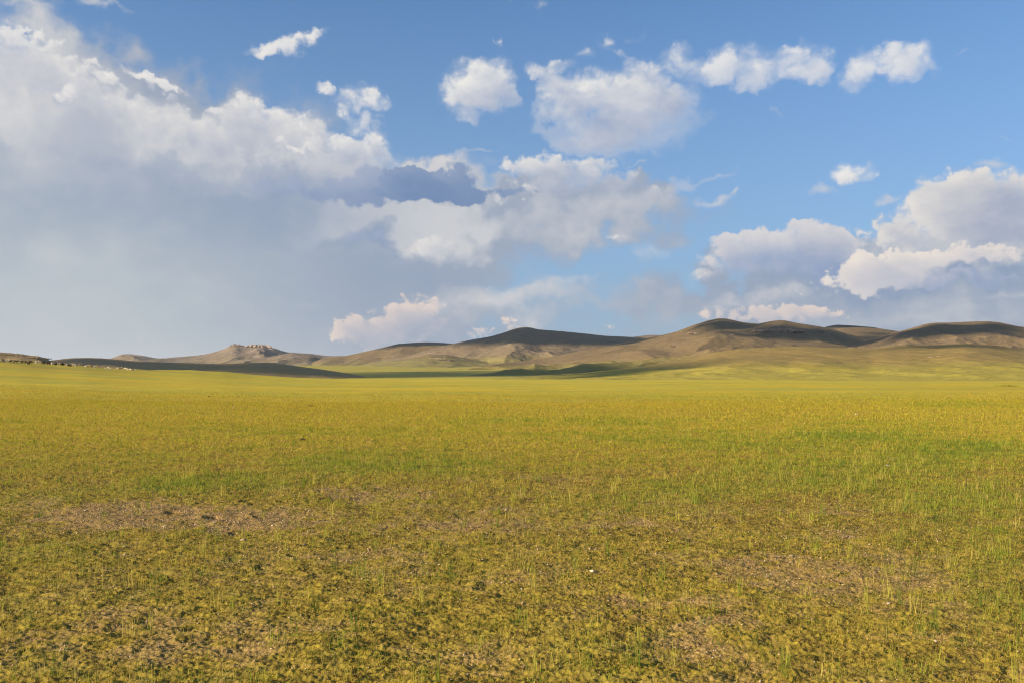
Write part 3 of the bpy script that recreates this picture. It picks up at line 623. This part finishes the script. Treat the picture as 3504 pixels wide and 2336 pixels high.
stone(3037, 1595, 26, WST, 'long white stone lying in the green grass on the right', n=1, flat=.5)
stone(2931, 1417, 15, WST, 'small pale stone far out on the right of the plain')
stone(2902, 1838, 44, CLD, 'tan clod broken into lumps on the bare soil at the right', 'clod', 'clod', n=5, flat=.6)
stone(2709, 1901, 20, TST, 'flat whitish stone on the soil left of the tan clod', flat=.3)
stone(2896, 2040, 13, WST, 'white pebble-sized stone below the tan clod', flat=.6)
stone(1785, 2014, 11, WST, 'brightest white stone in the middle foreground')
stone(1630, 2047, 10, TST, 'small cream stone left of the brightest foreground stone')
stone(732, 1787, 13, WST, 'white stone just in front of the large burrow mouth')
stone(550, 1782, 9, WST, 'small round white stone left of the burrow mouth')
stone(725, 1812, 14, TST, 'tan stone between the two burrow mouths')
stone(790, 1832, 14, TST, 'tan stone beside the small round burrow mouth')
stone(562, 1801, 14, TST, 'yellow-tan stone on the turf left of the burrows')
stone(1918, 2279, 13, TST, 'cream stone low in the middle near the bottom edge')
stone(1825, 2256, 12, TST, 'orange-tan stone near the bottom edge in the middle')
stone(3040, 2064, 15, TST, 'cream stone among the dry grass at the right foreground')
stone(1035, 1503, 30, DNG, 'largest heap of dark droppings on the open turf', 'dropping', 'dropping', n=6, flat=.5)
stone(1101, 1508, 9, DNG, 'single dark dropping right of the largest heap', 'dropping', 'dropping')
stone(1127, 1506, 16, DNG, 'pair of dark droppings farthest right beside the large heap', 'dropping', 'dropping', n=2)
stone(1063, 1389, 22, DNG, 'thin line of dark droppings far out on the gold turf', 'dropping', 'dropping', n=4, flat=.6)
stone(714, 1357, 8, DNG, 'farthest dark lump out on the plain at the left', 'dropping', 'dropping', flat=.9)
stone(799, 1396, 7, TST, 'small upright brown stone far out on the left plain', flat=1.2)
stone(373, 1573, 8, DNG, 'small dark lump on the turf at the left', 'dropping', 'dropping', flat=.8)
stone(1434, 1407, 10, DNG, 'small dark lump far out in the middle of the plain', 'dropping', 'dropping', flat=.7)
stone(1090, 1640, 14, DNG, 'dark dropping in the green grass above the gravel patch', 'dropping', 'dropping', n=3)

# ---- sheep
def soft_mat(name, col, col2):
    m, t, b = principled(name, 0.95, 0.05)
    n = t.noise(t.node('ShaderNodeTexCoord').outputs['Object'], 22, 5, .7)
    t.l.new(t.mix(t.ss(n, .35, .65), (*col, 1), (*col2, 1)), b.inputs['Base Color'])
    bu = t.node('ShaderNodeBump'); bu.inputs['Strength'].default_value = .8; bu.inputs['Distance'].default_value = .02
    t.l.new(n, bu.inputs['Height']); t.l.new(bu.outputs[0], b.inputs['Normal']); return m
WOOL = {'w': soft_mat('cream wool', (0.66, 0.58, 0.40), (0.50, 0.42, 0.26)), 'd': soft_mat('dark wool', (0.05, 0.036, 0.025), (0.03, 0.02, 0.015)), 't': soft_mat('tan wool', (0.40, 0.31, 0.17), (0.28, 0.21, 0.11))}
def sheep_mesh(graze):
    """fat-tailed steppe sheep as one skin grown along its skeleton"""
    if graze: neck = [((.40, 0, .66), .15), ((.54, 0, .52), .10), ((.66, 0, .34), .085), ((.70, 0, .22), .085), ((.74, 0, .10), .05)]
    else: neck = [((.40, 0, .70), .15), ((.52, 0, .84), .105), ((.60, 0, .96), .085), ((.68, 0, .97), .085), ((.80, 0, .91), .05)]
    V = [((-.36, 0, .60), .20), ((-.12, 0, .58), .235), ((.14, 0, .58), .235), ((.30, 0, .62), .20)]+neck
    E = [(0, 1), (1, 2), (2, 3), (3, 4), (4, 5), (5, 6), (6, 7), (7, 8)]
    def add(p, r, par): V.append((p, r)); E.append((par, len(V)-1)); return len(V)-1
    for s in (-1, 1):
        a = add((-.36, s*.12, .46), .12, 0); a = add((-.30, s*.13, .36), .07, a); a = add((-.40, s*.13, .24), .04, a); a = add((-.37, s*.13, .04), .032, a); add((-.34, s*.13, .0), .034, a)
        a = add((.28, s*.11, .44), .10, 3); a = add((.27, s*.12, .26), .046, a); a = add((.27, s*.12, .05), .032, a); add((.30, s*.12, .0), .034, a)
        e = 7; p = V[e][0]; a = add((p[0]-.03, s*.08, p[2]+(.04 if not graze else .05)), .03, e); add((p[0]-.05, s*.16, p[2]+.01), .02, a)
    a = add((-.52, 0, .62), .11, 0); add((-.56, 0, .50), .07, a)
    me = bpy.data.meshes.new('sheep'); me.from_pydata([v[0] for v in V], E, []); o = bpy.data.objects.new('sheep_source', me); COL.objects.link(o)
    sk = o.modifiers.new('skin', 'SKIN'); ss_ = o.modifiers.new('sub', 'SUBSURF'); ss_.levels = 1; ss_.render_levels = 1
    for i, (p, r) in enumerate(V):
        d = me.skin_vertices[0].data[i]; d.radius = (r*1.12, r*1.12); d.use_root = (i == 1)
    dg = bpy.context.evaluated_depsgraph_get(); out = bpy.data.meshes.new_from_object(o.evaluated_get(dg))
    bpy.data.objects.remove(o)
    out.polygons.foreach_set('use_smooth', np.ones(len(out.polygons), bool)); out.name = 'sheep'
    return out
SM = {}
for g in (0, 1):
    base = sheep_mesh(g)
    for k, m in WOOL.items():
        c = base.copy(); c.materials.clear(); c.materials.append(m); SM[(k, g)] = c
FLOCK = 'w3 d10 w18 w26 w29 d35 t40 t46 d53 t58 w66 d76 d87 t92 d98 d104 t110 w125 w129 w134 t141 d148 t152 d166 w170 w176 w181 d185 d192 w198 t206 d214 d219 w223 w228 d236 d242 t247 w253 w260 t273 w277 w293 t306 t313 t319 w325 t330 t351 t358 w363 w372 w379 w401 t407 w413 w429 w436 w448 t455 w463'.split()
NAME = {'w': 'cream white', 'd': 'dark brown', 't': 'tan'}
GRP = {'w': 'cream white sheep strung along the left rise', 'd': 'dark sheep strung along the left rise', 't': 'tan sheep strung along the left rise'}
def place_sheep(k, px, dy, graze, rz, label, sc=1.0):
    D = float(interp(px, RISE_D))*(0.985-dy); X = bear(px)*D
    o = bpy.data.objects.new('sheep', SM[(k, graze)]); COL.objects.link(o)
    o.location = (X, D, float(ground_z(X, D))-0.01); o.rotation_euler = (0, 0, rz); o.scale = (sc,)*3
    return tag(o, label, 'sheep', GRP[k])
last = {'w': 463, 'd': 242, 't': 455}
for i, s in enumerate(FLOCK):
    k, px = s[0], int(s[1:])
    lab = {'w': 'cream white sheep grazing in the loose line along the grassy rise at the left', 'd': 'dark brown sheep in the loose line along the grassy rise at the left', 't': 'tan sheep in the loose line along the grassy rise at the left'}[k]
    if px == 463: lab = 'rightmost cream white sheep at the far end of the line'
    if px == 10: lab = 'leftmost dark brown sheep of the line near the photo edge'
    if px == 3: lab = 'leftmost cream white sheep of the line at the photo edge'
    if px == 40: lab = 'leftmost tan sheep of the line on the rise'
    if px == 242: lab = 'rightmost dark brown sheep of the line on the rise'
    if px == 455: lab = 'rightmost tan sheep of the line next to its end'
    place_sheep(k, px, 0.0 if rnd.random() < .6 else rnd.uniform(0, .05), 1 if rnd.random() < .7 else 0, rnd.choice((0, 0, math.pi, math.pi, .6, 2.4, -.5, 3.6, 1.5)), lab, rnd.uniform(.72, .95))
for k, px, lab in (('d', 17, 'dark brown sheep standing uphill behind the left end of the line'), ('w', 24, 'cream white sheep standing uphill behind the left end of the line')):
    D = 262; X = bear(px)*D; o = bpy.data.objects.new('sheep', SM[(k, 0)]); COL.objects.link(o)
    o.location = (X, D, float(ground_z(X, D))+.1); o.rotation_euler = (0, 0, math.pi*(px == 17)); tag(o, lab, 'sheep', GRP[k])
# ================================================================== GRASS, HERBS, GRAVEL
rg = np.random.default_rng(11)
def band_points(Y0, Y1, dens, half=0.59, side=1.3):
    F0 = half*Y0*Y0+2*side*Y0; F1 = half*Y1*Y1+2*side*Y1
    n = int((F1-F0)*dens); q = rg.uniform(F0, F1, n)
    y = (-2*side+np.sqrt(4*side*side+4*half*q))/(2*half)
    return rg.uniform(-1, 1, n)*(half*y+side), y
def gz(x, y): return ground_z(x, y)+micro(x, y)
def leaf_material(name, ramp, transl=0.35):
    m = bpy.data.materials.new(name); m.use_nodes = True; t = NT(m.node_tree); t.n.clear()
    out = t.node('ShaderNodeOutputMaterial'); at = t.node('ShaderNodeAttribute', attribute_name='tint')
    cr = t.node('ShaderNodeValToRGB'); el_ = cr.color_ramp.elements
    el_[0].position, el_[0].color = ramp[0][0], (*ramp[0][1], 1); el_[1].position, el_[1].color = ramp[-1][0], (*ramp[-1][1], 1)
    for p, c in ramp[1:-1]: e = el_.new(p); e.color = (*c, 1)
    t.l.new(at.outputs['Fac'], cr.inputs[0])
    d = t.node('ShaderNodeBsdfDiffuse'); tr = t.node('ShaderNodeBsdfTranslucent'); mx = t.node('ShaderNodeMixShader'); mx.inputs[0].default_value = transl
    t.l.new(cr.outputs[0], d.inputs[0]); t.l.new(cr.outputs[0], tr.inputs[0]); t.l.new(d.outputs[0], mx.inputs[1]); t.l.new(tr.outputs[0], mx.inputs[2]); t.l.new(mx.outputs[0], out.inputs[0])
    return m
RAMP = [(0.0, (0.10, 0.055, 0.022)), (0.15, (0.30, 0.18, 0.06)), (0.28, (0.46, 0.295, 0.08)), (0.45, (0.53, 0.40, 0.038)), (0.57, (0.47, 0.39, 0.03)), (0.72, (0.31, 0.31, 0.026)), (1.0, (0.12, 0.17, 0.02))]
LEAF = leaf_material('herb leaves', RAMP)

# low herb cushions: many small leaves lying at all angles
Vs, Ts = [], []
for Y0, Y1, dens, sz in ((3.4, 7, 13000, .0125), (7, 12, 7500, .016), (12, 20, 2700, .024), (20, 34, 900, .038), (34, 62, 260, .06), (62, 120, 60, .085)):
    x, y = band_points(Y0, Y1, dens)
    d, l = maps(x, y)
    cl = vnoise(x*5.3, y*5.3, 201)*.45+vnoise(x*13, y*13, 202)*.4+.25
    keep = rg.random(len(x)) < np.clip(0.32+0.18*sstep(8, 20, y)+0.95*cl-0.5*d, 0.05, 1)*sstep(120, 45, y)
    x, y, d, l, cl = x[keep], y[keep], d[keep], l[keep], cl[keep]; n = len(x)
    z = gz(x, y)+np.clip(cl, 0, 1)*sz*0.45*rg.random(n)
    a = rg.uniform(0, 2*math.pi, n); e = rg.uniform(0.0, 1.35, n)
    s = sz*rg.uniform(.55, 1.35, n)*(1-.3*d); s = s*1.3; w = s*rg.uniform(.14, .27, n)
    dx, dy, dz = np.cos(a)*np.cos(e), np.sin(a)*np.cos(e), np.sin(e)
    tw = rg.uniform(-1, 1, n)
    sx_, sy_, sz_ = -np.sin(a), np.cos(a), tw*.6
    p = np.stack([x, y, z], -1)
    A = p-np.stack([sx_, sy_, sz_], -1)*w[:, None]*.5; B = p+np.stack([sx_, sy_, sz_], -1)*w[:, None]*.5; T = p+np.stack([dx, dy, dz], -1)*s[:, None]
    Vs.append(np.stack([A, B, T], 1).reshape(-1, 3))
    patch = vnoise(x*0.9, y*0.9, 210)*.22+vnoise(x*3.1, y*3.1, 211)*.26+vnoise(x*9.0, y*9.0, 212)*.12
    tt_ = rg.normal(.29, .18, n)+.20*sstep(8, 22, y)+patch+.42*l-.22*d
    nr_ = sstep(26, 10, y); tt_ = tt_+nr_*.22*sstep(.36, .5, tt_)
    Ts.append(np.clip(tt_, 0, 1))
V = np.concatenate(Vs); T_ = np.concatenate(Ts)
o = mesh_np('ground_cover', V, np.arange(len(V), dtype=np.int32).reshape(-1, 3), LEAF, smooth=False, tint=T_)
tag(o, 'low olive and golden herb leaves matting the stony soil', kind='stuff')
NL = len(V)//3

def blades(x, y, h, w, lean, tint):
    """curved tapering blades, five vertices and three faces each"""
    n = len(x); z = gz(x, y)-.004
    a = rg.uniform(0, 2*math.pi, n); b = rg.uniform(0, 2*math.pi, n)
    p = np.stack([x, y, z], -1); sd = np.stack([np.cos(a), np.sin(a), 0*a], -1)*w[:, None]*.5
    ld = np.stack([np.cos(b), np.sin(b), 0*b], -1)
    m = p+ld*(h*lean*.35)[:, None]; m[:, 2] += h*.62
    t = p+ld*(h*lean)[:, None]; t[:, 2] += h*(1-.28*lean)
    v = np.stack([p-sd, p+sd, m-sd*.75, m+sd*.75, t], 1).reshape(-1, 3)
    i = np.arange(n, dtype=np.int32)[:, None, None]*5
    f = (i+np.array([[0, 1, 3], [0, 3, 2], [2, 3, 4]], np.int32)[None]).reshape(-1, 3)
    return v, f, np.repeat(tint, 3)
parts = []
for Y0, Y1, dens, hh, ww in ((3.4, 8, 1500, .06, .0026), (8, 14, 1000, .068, .0034), (14, 26, 480, .075, .005), (26, 48, 130, .085, .008), (48, 90, 26, .10, .015)):
    x, y = band_points(Y0, Y1, dens)
    d, l = maps(x, y); tu = sstep(.0, .5, vnoise(x*2.2, y*2.2, 221)+.5*vnoise(x*6, y*6, 222))
    keep = rg.random(len(x)) < np.clip(.10+.9*l+.4*tu-.3*d, .03, 1)*sstep(90, 40, y)
    x, y, d, l = x[keep], y[keep], d[keep], l[keep]; n = len(x)
    h = hh*rg.uniform(.5, 1.4, n)*(.65+.9*l)
    parts.append(blades(x, y, h, ww*rg.uniform(.7, 1.2, n), rg.uniform(.1, .75, n), np.clip(rg.normal(.70, .13, n)+.2*l-.2*d, 0, 1)))
# tussocks of long thin stems, each with its own centre
for Y0, Y1, dens, ww in ((3.4, 9, 34.0, .0028), (9, 18, 15.0, .0040), (18, 34, 3.5, .006)):
    cx_, cy_ = band_points(Y0, Y1, dens); dd, ll = maps(cx_, cy_)
    k = rg.random(len(cx_)) < np.clip(.35+.7*ll-.3*dd, .05, 1); cx_, cy_ = cx_[k], cy_[k]
    cnt = rg.integers(2, 18, len(cx_)); x = np.repeat(cx_, cnt)+rg.normal(0, .022, cnt.sum()); y = np.repeat(cy_, cnt)+rg.normal(0, .022, cnt.sum()); n = len(x)
    hb = np.repeat(rg.uniform(.07, .23, len(cx_)), cnt)*rg.uniform(.5, 1.15, n)
    parts.append(blades(x, y, hb, np.full(n, ww), rg.uniform(.05, .6, n)**1.2, np.clip(np.repeat(rg.normal(.66, .25, len(cx_)), cnt)+rg.normal(0, .08, n), .1, 1)))
Vc, Fc, Tc, off = [], [], [], 0
for v, f, t in parts: Vc.append(v); Fc.append(f+off); Tc.append(t); off += len(v)
o = mesh_np('grass', np.concatenate(Vc), np.concatenate(Fc), leaf_material('grass blades', [(0, (0.42, 0.31, 0.12)), (.35, (0.50, 0.40, 0.09)), (.62, (0.34, 0.34, 0.045)), (1, (0.12, 0.19, 0.025))], .4), smooth=False, tint=np.concatenate(Tc))
tag(o, 'thin green grass blades in scattered tufts over the steppe', kind='stuff')
NB = sum(len(f) for f in Fc)

# gravel and chips of stone
Vs, Ts = [], []
OV = np.array([[1, 0, 0], [0, 1, 0], [-1, 0, 0], [0, -1, 0], [0, 0, 1], [0, 0, -1]], float)
OF = np.array([[0, 1, 4], [1, 2, 4], [2, 3, 4], [3, 0, 4], [1, 0, 5], [2, 1, 5], [3, 2, 5], [0, 3, 5]], np.int32)
for Y0, Y1, dens, sz in ((3.4, 8, 900, .0038), (8, 15, 600, .0055), (15, 34, 40, .008)):
    x, y = band_points(Y0, Y1, dens); d, l = maps(x, y)
    k = rg.random(len(x)) < np.clip(.08+1.0*d-.6*l, .01, 1); x, y = x[k], y[k]; n = len(x)
    r = sz*rg.lognormal(0, .45, n)
    v = OV[None]*r[:, None, None]*rg.uniform(.6, 1.25, (n, 6, 3)); v[:, :, 2] *= .6
    a = rg.uniform(0, 6.28, n); c, s = np.cos(a)[:, None], np.sin(a)[:, None]
    vx = v[:, :, 0]*c-v[:, :, 1]*s+x[:, None]; vy = v[:, :, 0]*s+v[:, :, 1]*c+y[:, None]; vz = v[:, :, 2]+(gz(x, y)+r*.25)[:, None]
    Vs.append(np.stack([vx, vy, vz], -1).reshape(-1, 3)); Ts.append(np.repeat(rg.random(n), 8))
V = np.concatenate(Vs); n = len(V)//6
F = (np.arange(n, dtype=np.int32)[:, None, None]*6+OF[None]).reshape(-1, 3)
gm = leaf_material('gravel chips', [(0, (0.20, 0.14, 0.10)), (.5, (0.36, 0.26, 0.15)), (.93, (0.46, 0.36, 0.23)), (1, (0.58, 0.5, 0.37))], 0.0)
o = mesh_np('gravel', V, F, gm, smooth=False, tint=np.concatenate(Ts)); tag(o, 'angular tan and whitish gravel on the bare patches', kind='stuff')
print('leaves', NL, 'blade faces', NB, 'gravel', n)

# one tussock mound far out at the right
x = rg.normal(0, 1.5, 1500); y = rg.normal(0, .5, 1500); Xc, Yc_ = bear(3440)*171, 171.0
h = .42*np.exp(-(x/2.4)**2)*rg.uniform(.5, 1.2, 1500)+.08
v, f, t = blades(x+Xc, y+Yc_, h, np.full(1500, .03), rg.uniform(.2, .9, 1500), rg.uniform(.2, .8, 1500))
c = np.array([Xc, Yc_, float(ground_z(Xc, Yc_))])
o = mesh_np('grass_tussock', v-c, f, bpy.data.materials['grass blades'], smooth=False, tint=t); o.location = c
tag(o, 'long low clump of taller grass far out at the right', 'grass clump')

# ================================================================== CLOUDS OVERHEAD TO THE LEFT (outside the view) that shade parts of the hills
def ground_seen(px, py, minD=0):
    p = on_slope(px, py, minD=minD)
    Ys = np.geomspace(60, 9000, 700); zs = ground_z(bear(px)*Ys, Ys); ya = HY-(zs-EYE)/Ys*FPX
    h = np.nonzero(ya <= py)[0]
    if len(h) and Ys[h[0]] > minD:
        q = np.array([bear(px)*Ys[h[0]], Ys[h[0]], zs[h[0]]])
        if p is None or q[1] < p[1]: p = q
    return p
SHADE = [  # bearings of the shaded ground: x0, x1, [upper y left, right], [lower y left, right], columns, rows, puff size (m)
    (1150, 2150, 1274, 1260, 1290, 1280, 24, 4, 35), (2100, 2400, 1258, 1244, 1270, 1262, 7, 2, 17),
    (170, 700, 1226, 1243, 1248, 1256, 15, 3, 25), (640, 1260, 1244, 1284, 1262, 1292, 16, 3, 25),
    (1600, 1830, 1158, 1122, 1168, 1164, 8, 4, 50), (1800, 2190, 1122, 1152, 1172, 1176, 11, 4, 49), (1340, 1500, 1174, 1172, 1184, 1180, 5, 2, 50),
    (2400, 2560, 1100, 1106, 1114, 1130, 6, 3, 36), (2520, 2860, 1104, 1134, 1150, 1172, 12, 4, 27),
    (2820, 3010, 1112, 1122, 1116, 1124, 5, 1, 45),
    (2930, 3220, 1158, 1110, 1172, 1150, 9, 3, 26), (3200, 3460, 1106, 1112, 1152, 1136, 8, 3, 27), (3080, 3330, 1182, 1180, 1188, 1186, 5, 1, 26),
    ]
cm = bpy.data.materials.new('cloud white'); cm.use_nodes = True
t = NT(cm.node_tree); b = t.n['Principled BSDF']; b.inputs['Roughness'].default_value = 1; b.inputs['Specular IOR Level'].default_value = 0
t.l.new(t.mix(t.noise(t.node('ShaderNodeTexCoord').outputs['Object'], 0.01, 5, .6), (.9, .9, .9, 1), (.8, .82, .85, 1)), b.inputs['Base Color'])
bm0 = bmesh.new(); bmesh.ops.create_icosphere(bm0, subdivisions=3, radius=1); SVv = np.array([v.co[:] for v in bm0.verts]); SF = np.array([[v.index for v in f.verts] for f in bm0.faces], np.int32); bm0.free()
for si, (xa, xb, ua, ub, la, lb, nc, nr, rad) in enumerate(SHADE):
    vv, ff, off = [], [], 0
    for i in range(nc):
        for j in range(nr):
            fx_ = (i+rnd.uniform(.2, .8))/nc; fy_ = (j+.5)/nr
            px = xa+(xb-xa)*fx_; py = (ua+(ub-ua)*fx_)*(1-fy_)+(la+(lb-la)*fx_)*fy_
            p = ground_seen(px, py, 600)
            if p is None: continue
            alt = 1500+rnd.uniform(-30, 30)
            c = p+TOSUN*((alt-p[2])/TOSUN[2]); r = rad*rnd.uniform(.75, 1.25)
            s = SVv*r*(1+.28*vnoise(SVv[:, 0]*1.7+i*3+SVv[:, 2], SVv[:, 1]*1.7+j*5, 7)[:, None]+.1*vnoise(SVv[:, 0]*5+SVv[:, 2]*3, SVv[:, 1]*5+i, 8)[:, None])
            vv.append(s+c); ff.append(SF+off); off += len(s)
    if vv:
        V = np.concatenate(vv); c0 = V.mean(0)
        o = mesh_np('cloud', V-c0, np.concatenate(ff), cm); o.location = c0
        tag(o, kind='structure', label='fair weather cloud overhead to the left that shades part of the hills')
# ================================================================== HAZE: thin dry air
hzm = bpy.data.materials.new('haze'); hzm.use_nodes = True; t = NT(hzm.node_tree); t.n.clear()
out = t.node('ShaderNodeOutputMaterial'); pv = t.node('ShaderNodeVolumePrincipled')
pv.inputs['Color'].default_value = (0.86, 0.92, 1.0, 1); pv.inputs['Density'].default_value = HAZE; pv.inputs['Anisotropy'].default_value = 0.2
t.l.new(pv.outputs[0], out.inputs['Volume'])
hb = 15500.0; z0, z1 = -3.0, 420.0
V = np.array([(x, y, z) for z in (z0, z1) for y in (-hb, hb) for x in (-hb, hb)], float)
F = np.array([[0, 2, 3, 1], [4, 5, 7, 6], [0, 1, 5, 4], [2, 6, 7, 3], [0, 4, 6, 2], [1, 3, 7, 5]])
o = mesh_np('haze', V, F, hzm, smooth=False); tag(o, 'thin blue haze over the steppe', kind='stuff')
# ================================================================== SUN, CAMERA, VIEW
sl = bpy.data.lights.new('sun', 'SUN'); sl.energy = 5.0; sl.angle = R(0.9); sl.color = (1.0, 0.83, 0.62)
so = bpy.data.objects.new('sun', sl); COL.objects.link(so)
so.rotation_euler = Vector(TOSUN).to_track_quat('Z', 'Y').to_euler()
cam = bpy.data.cameras.new('camera'); co = bpy.data.objects.new('camera', cam); COL.objects.link(co)
co.location = (0, 0, EYE); co.rotation_euler = (R(90), 0, 0)
cam.sensor_width = 36; cam.lens = 36*FPX/3504; cam.shift_y = (HY-1168)/3504
cam.clip_start = 0.05; cam.clip_end = 60000
SC.camera = co
SC.view_settings.view_transform = 'Standard'; SC.view_settings.look = 'None'
SC.view_settings.exposure = EV; SC.view_settings.gamma = 1
SC.view_settings.use_curve_mapping = False
SC.render.engine = 'CYCLES'
SC.cycles.use_denoising = True
SC.cycles.filter_width = 1.1
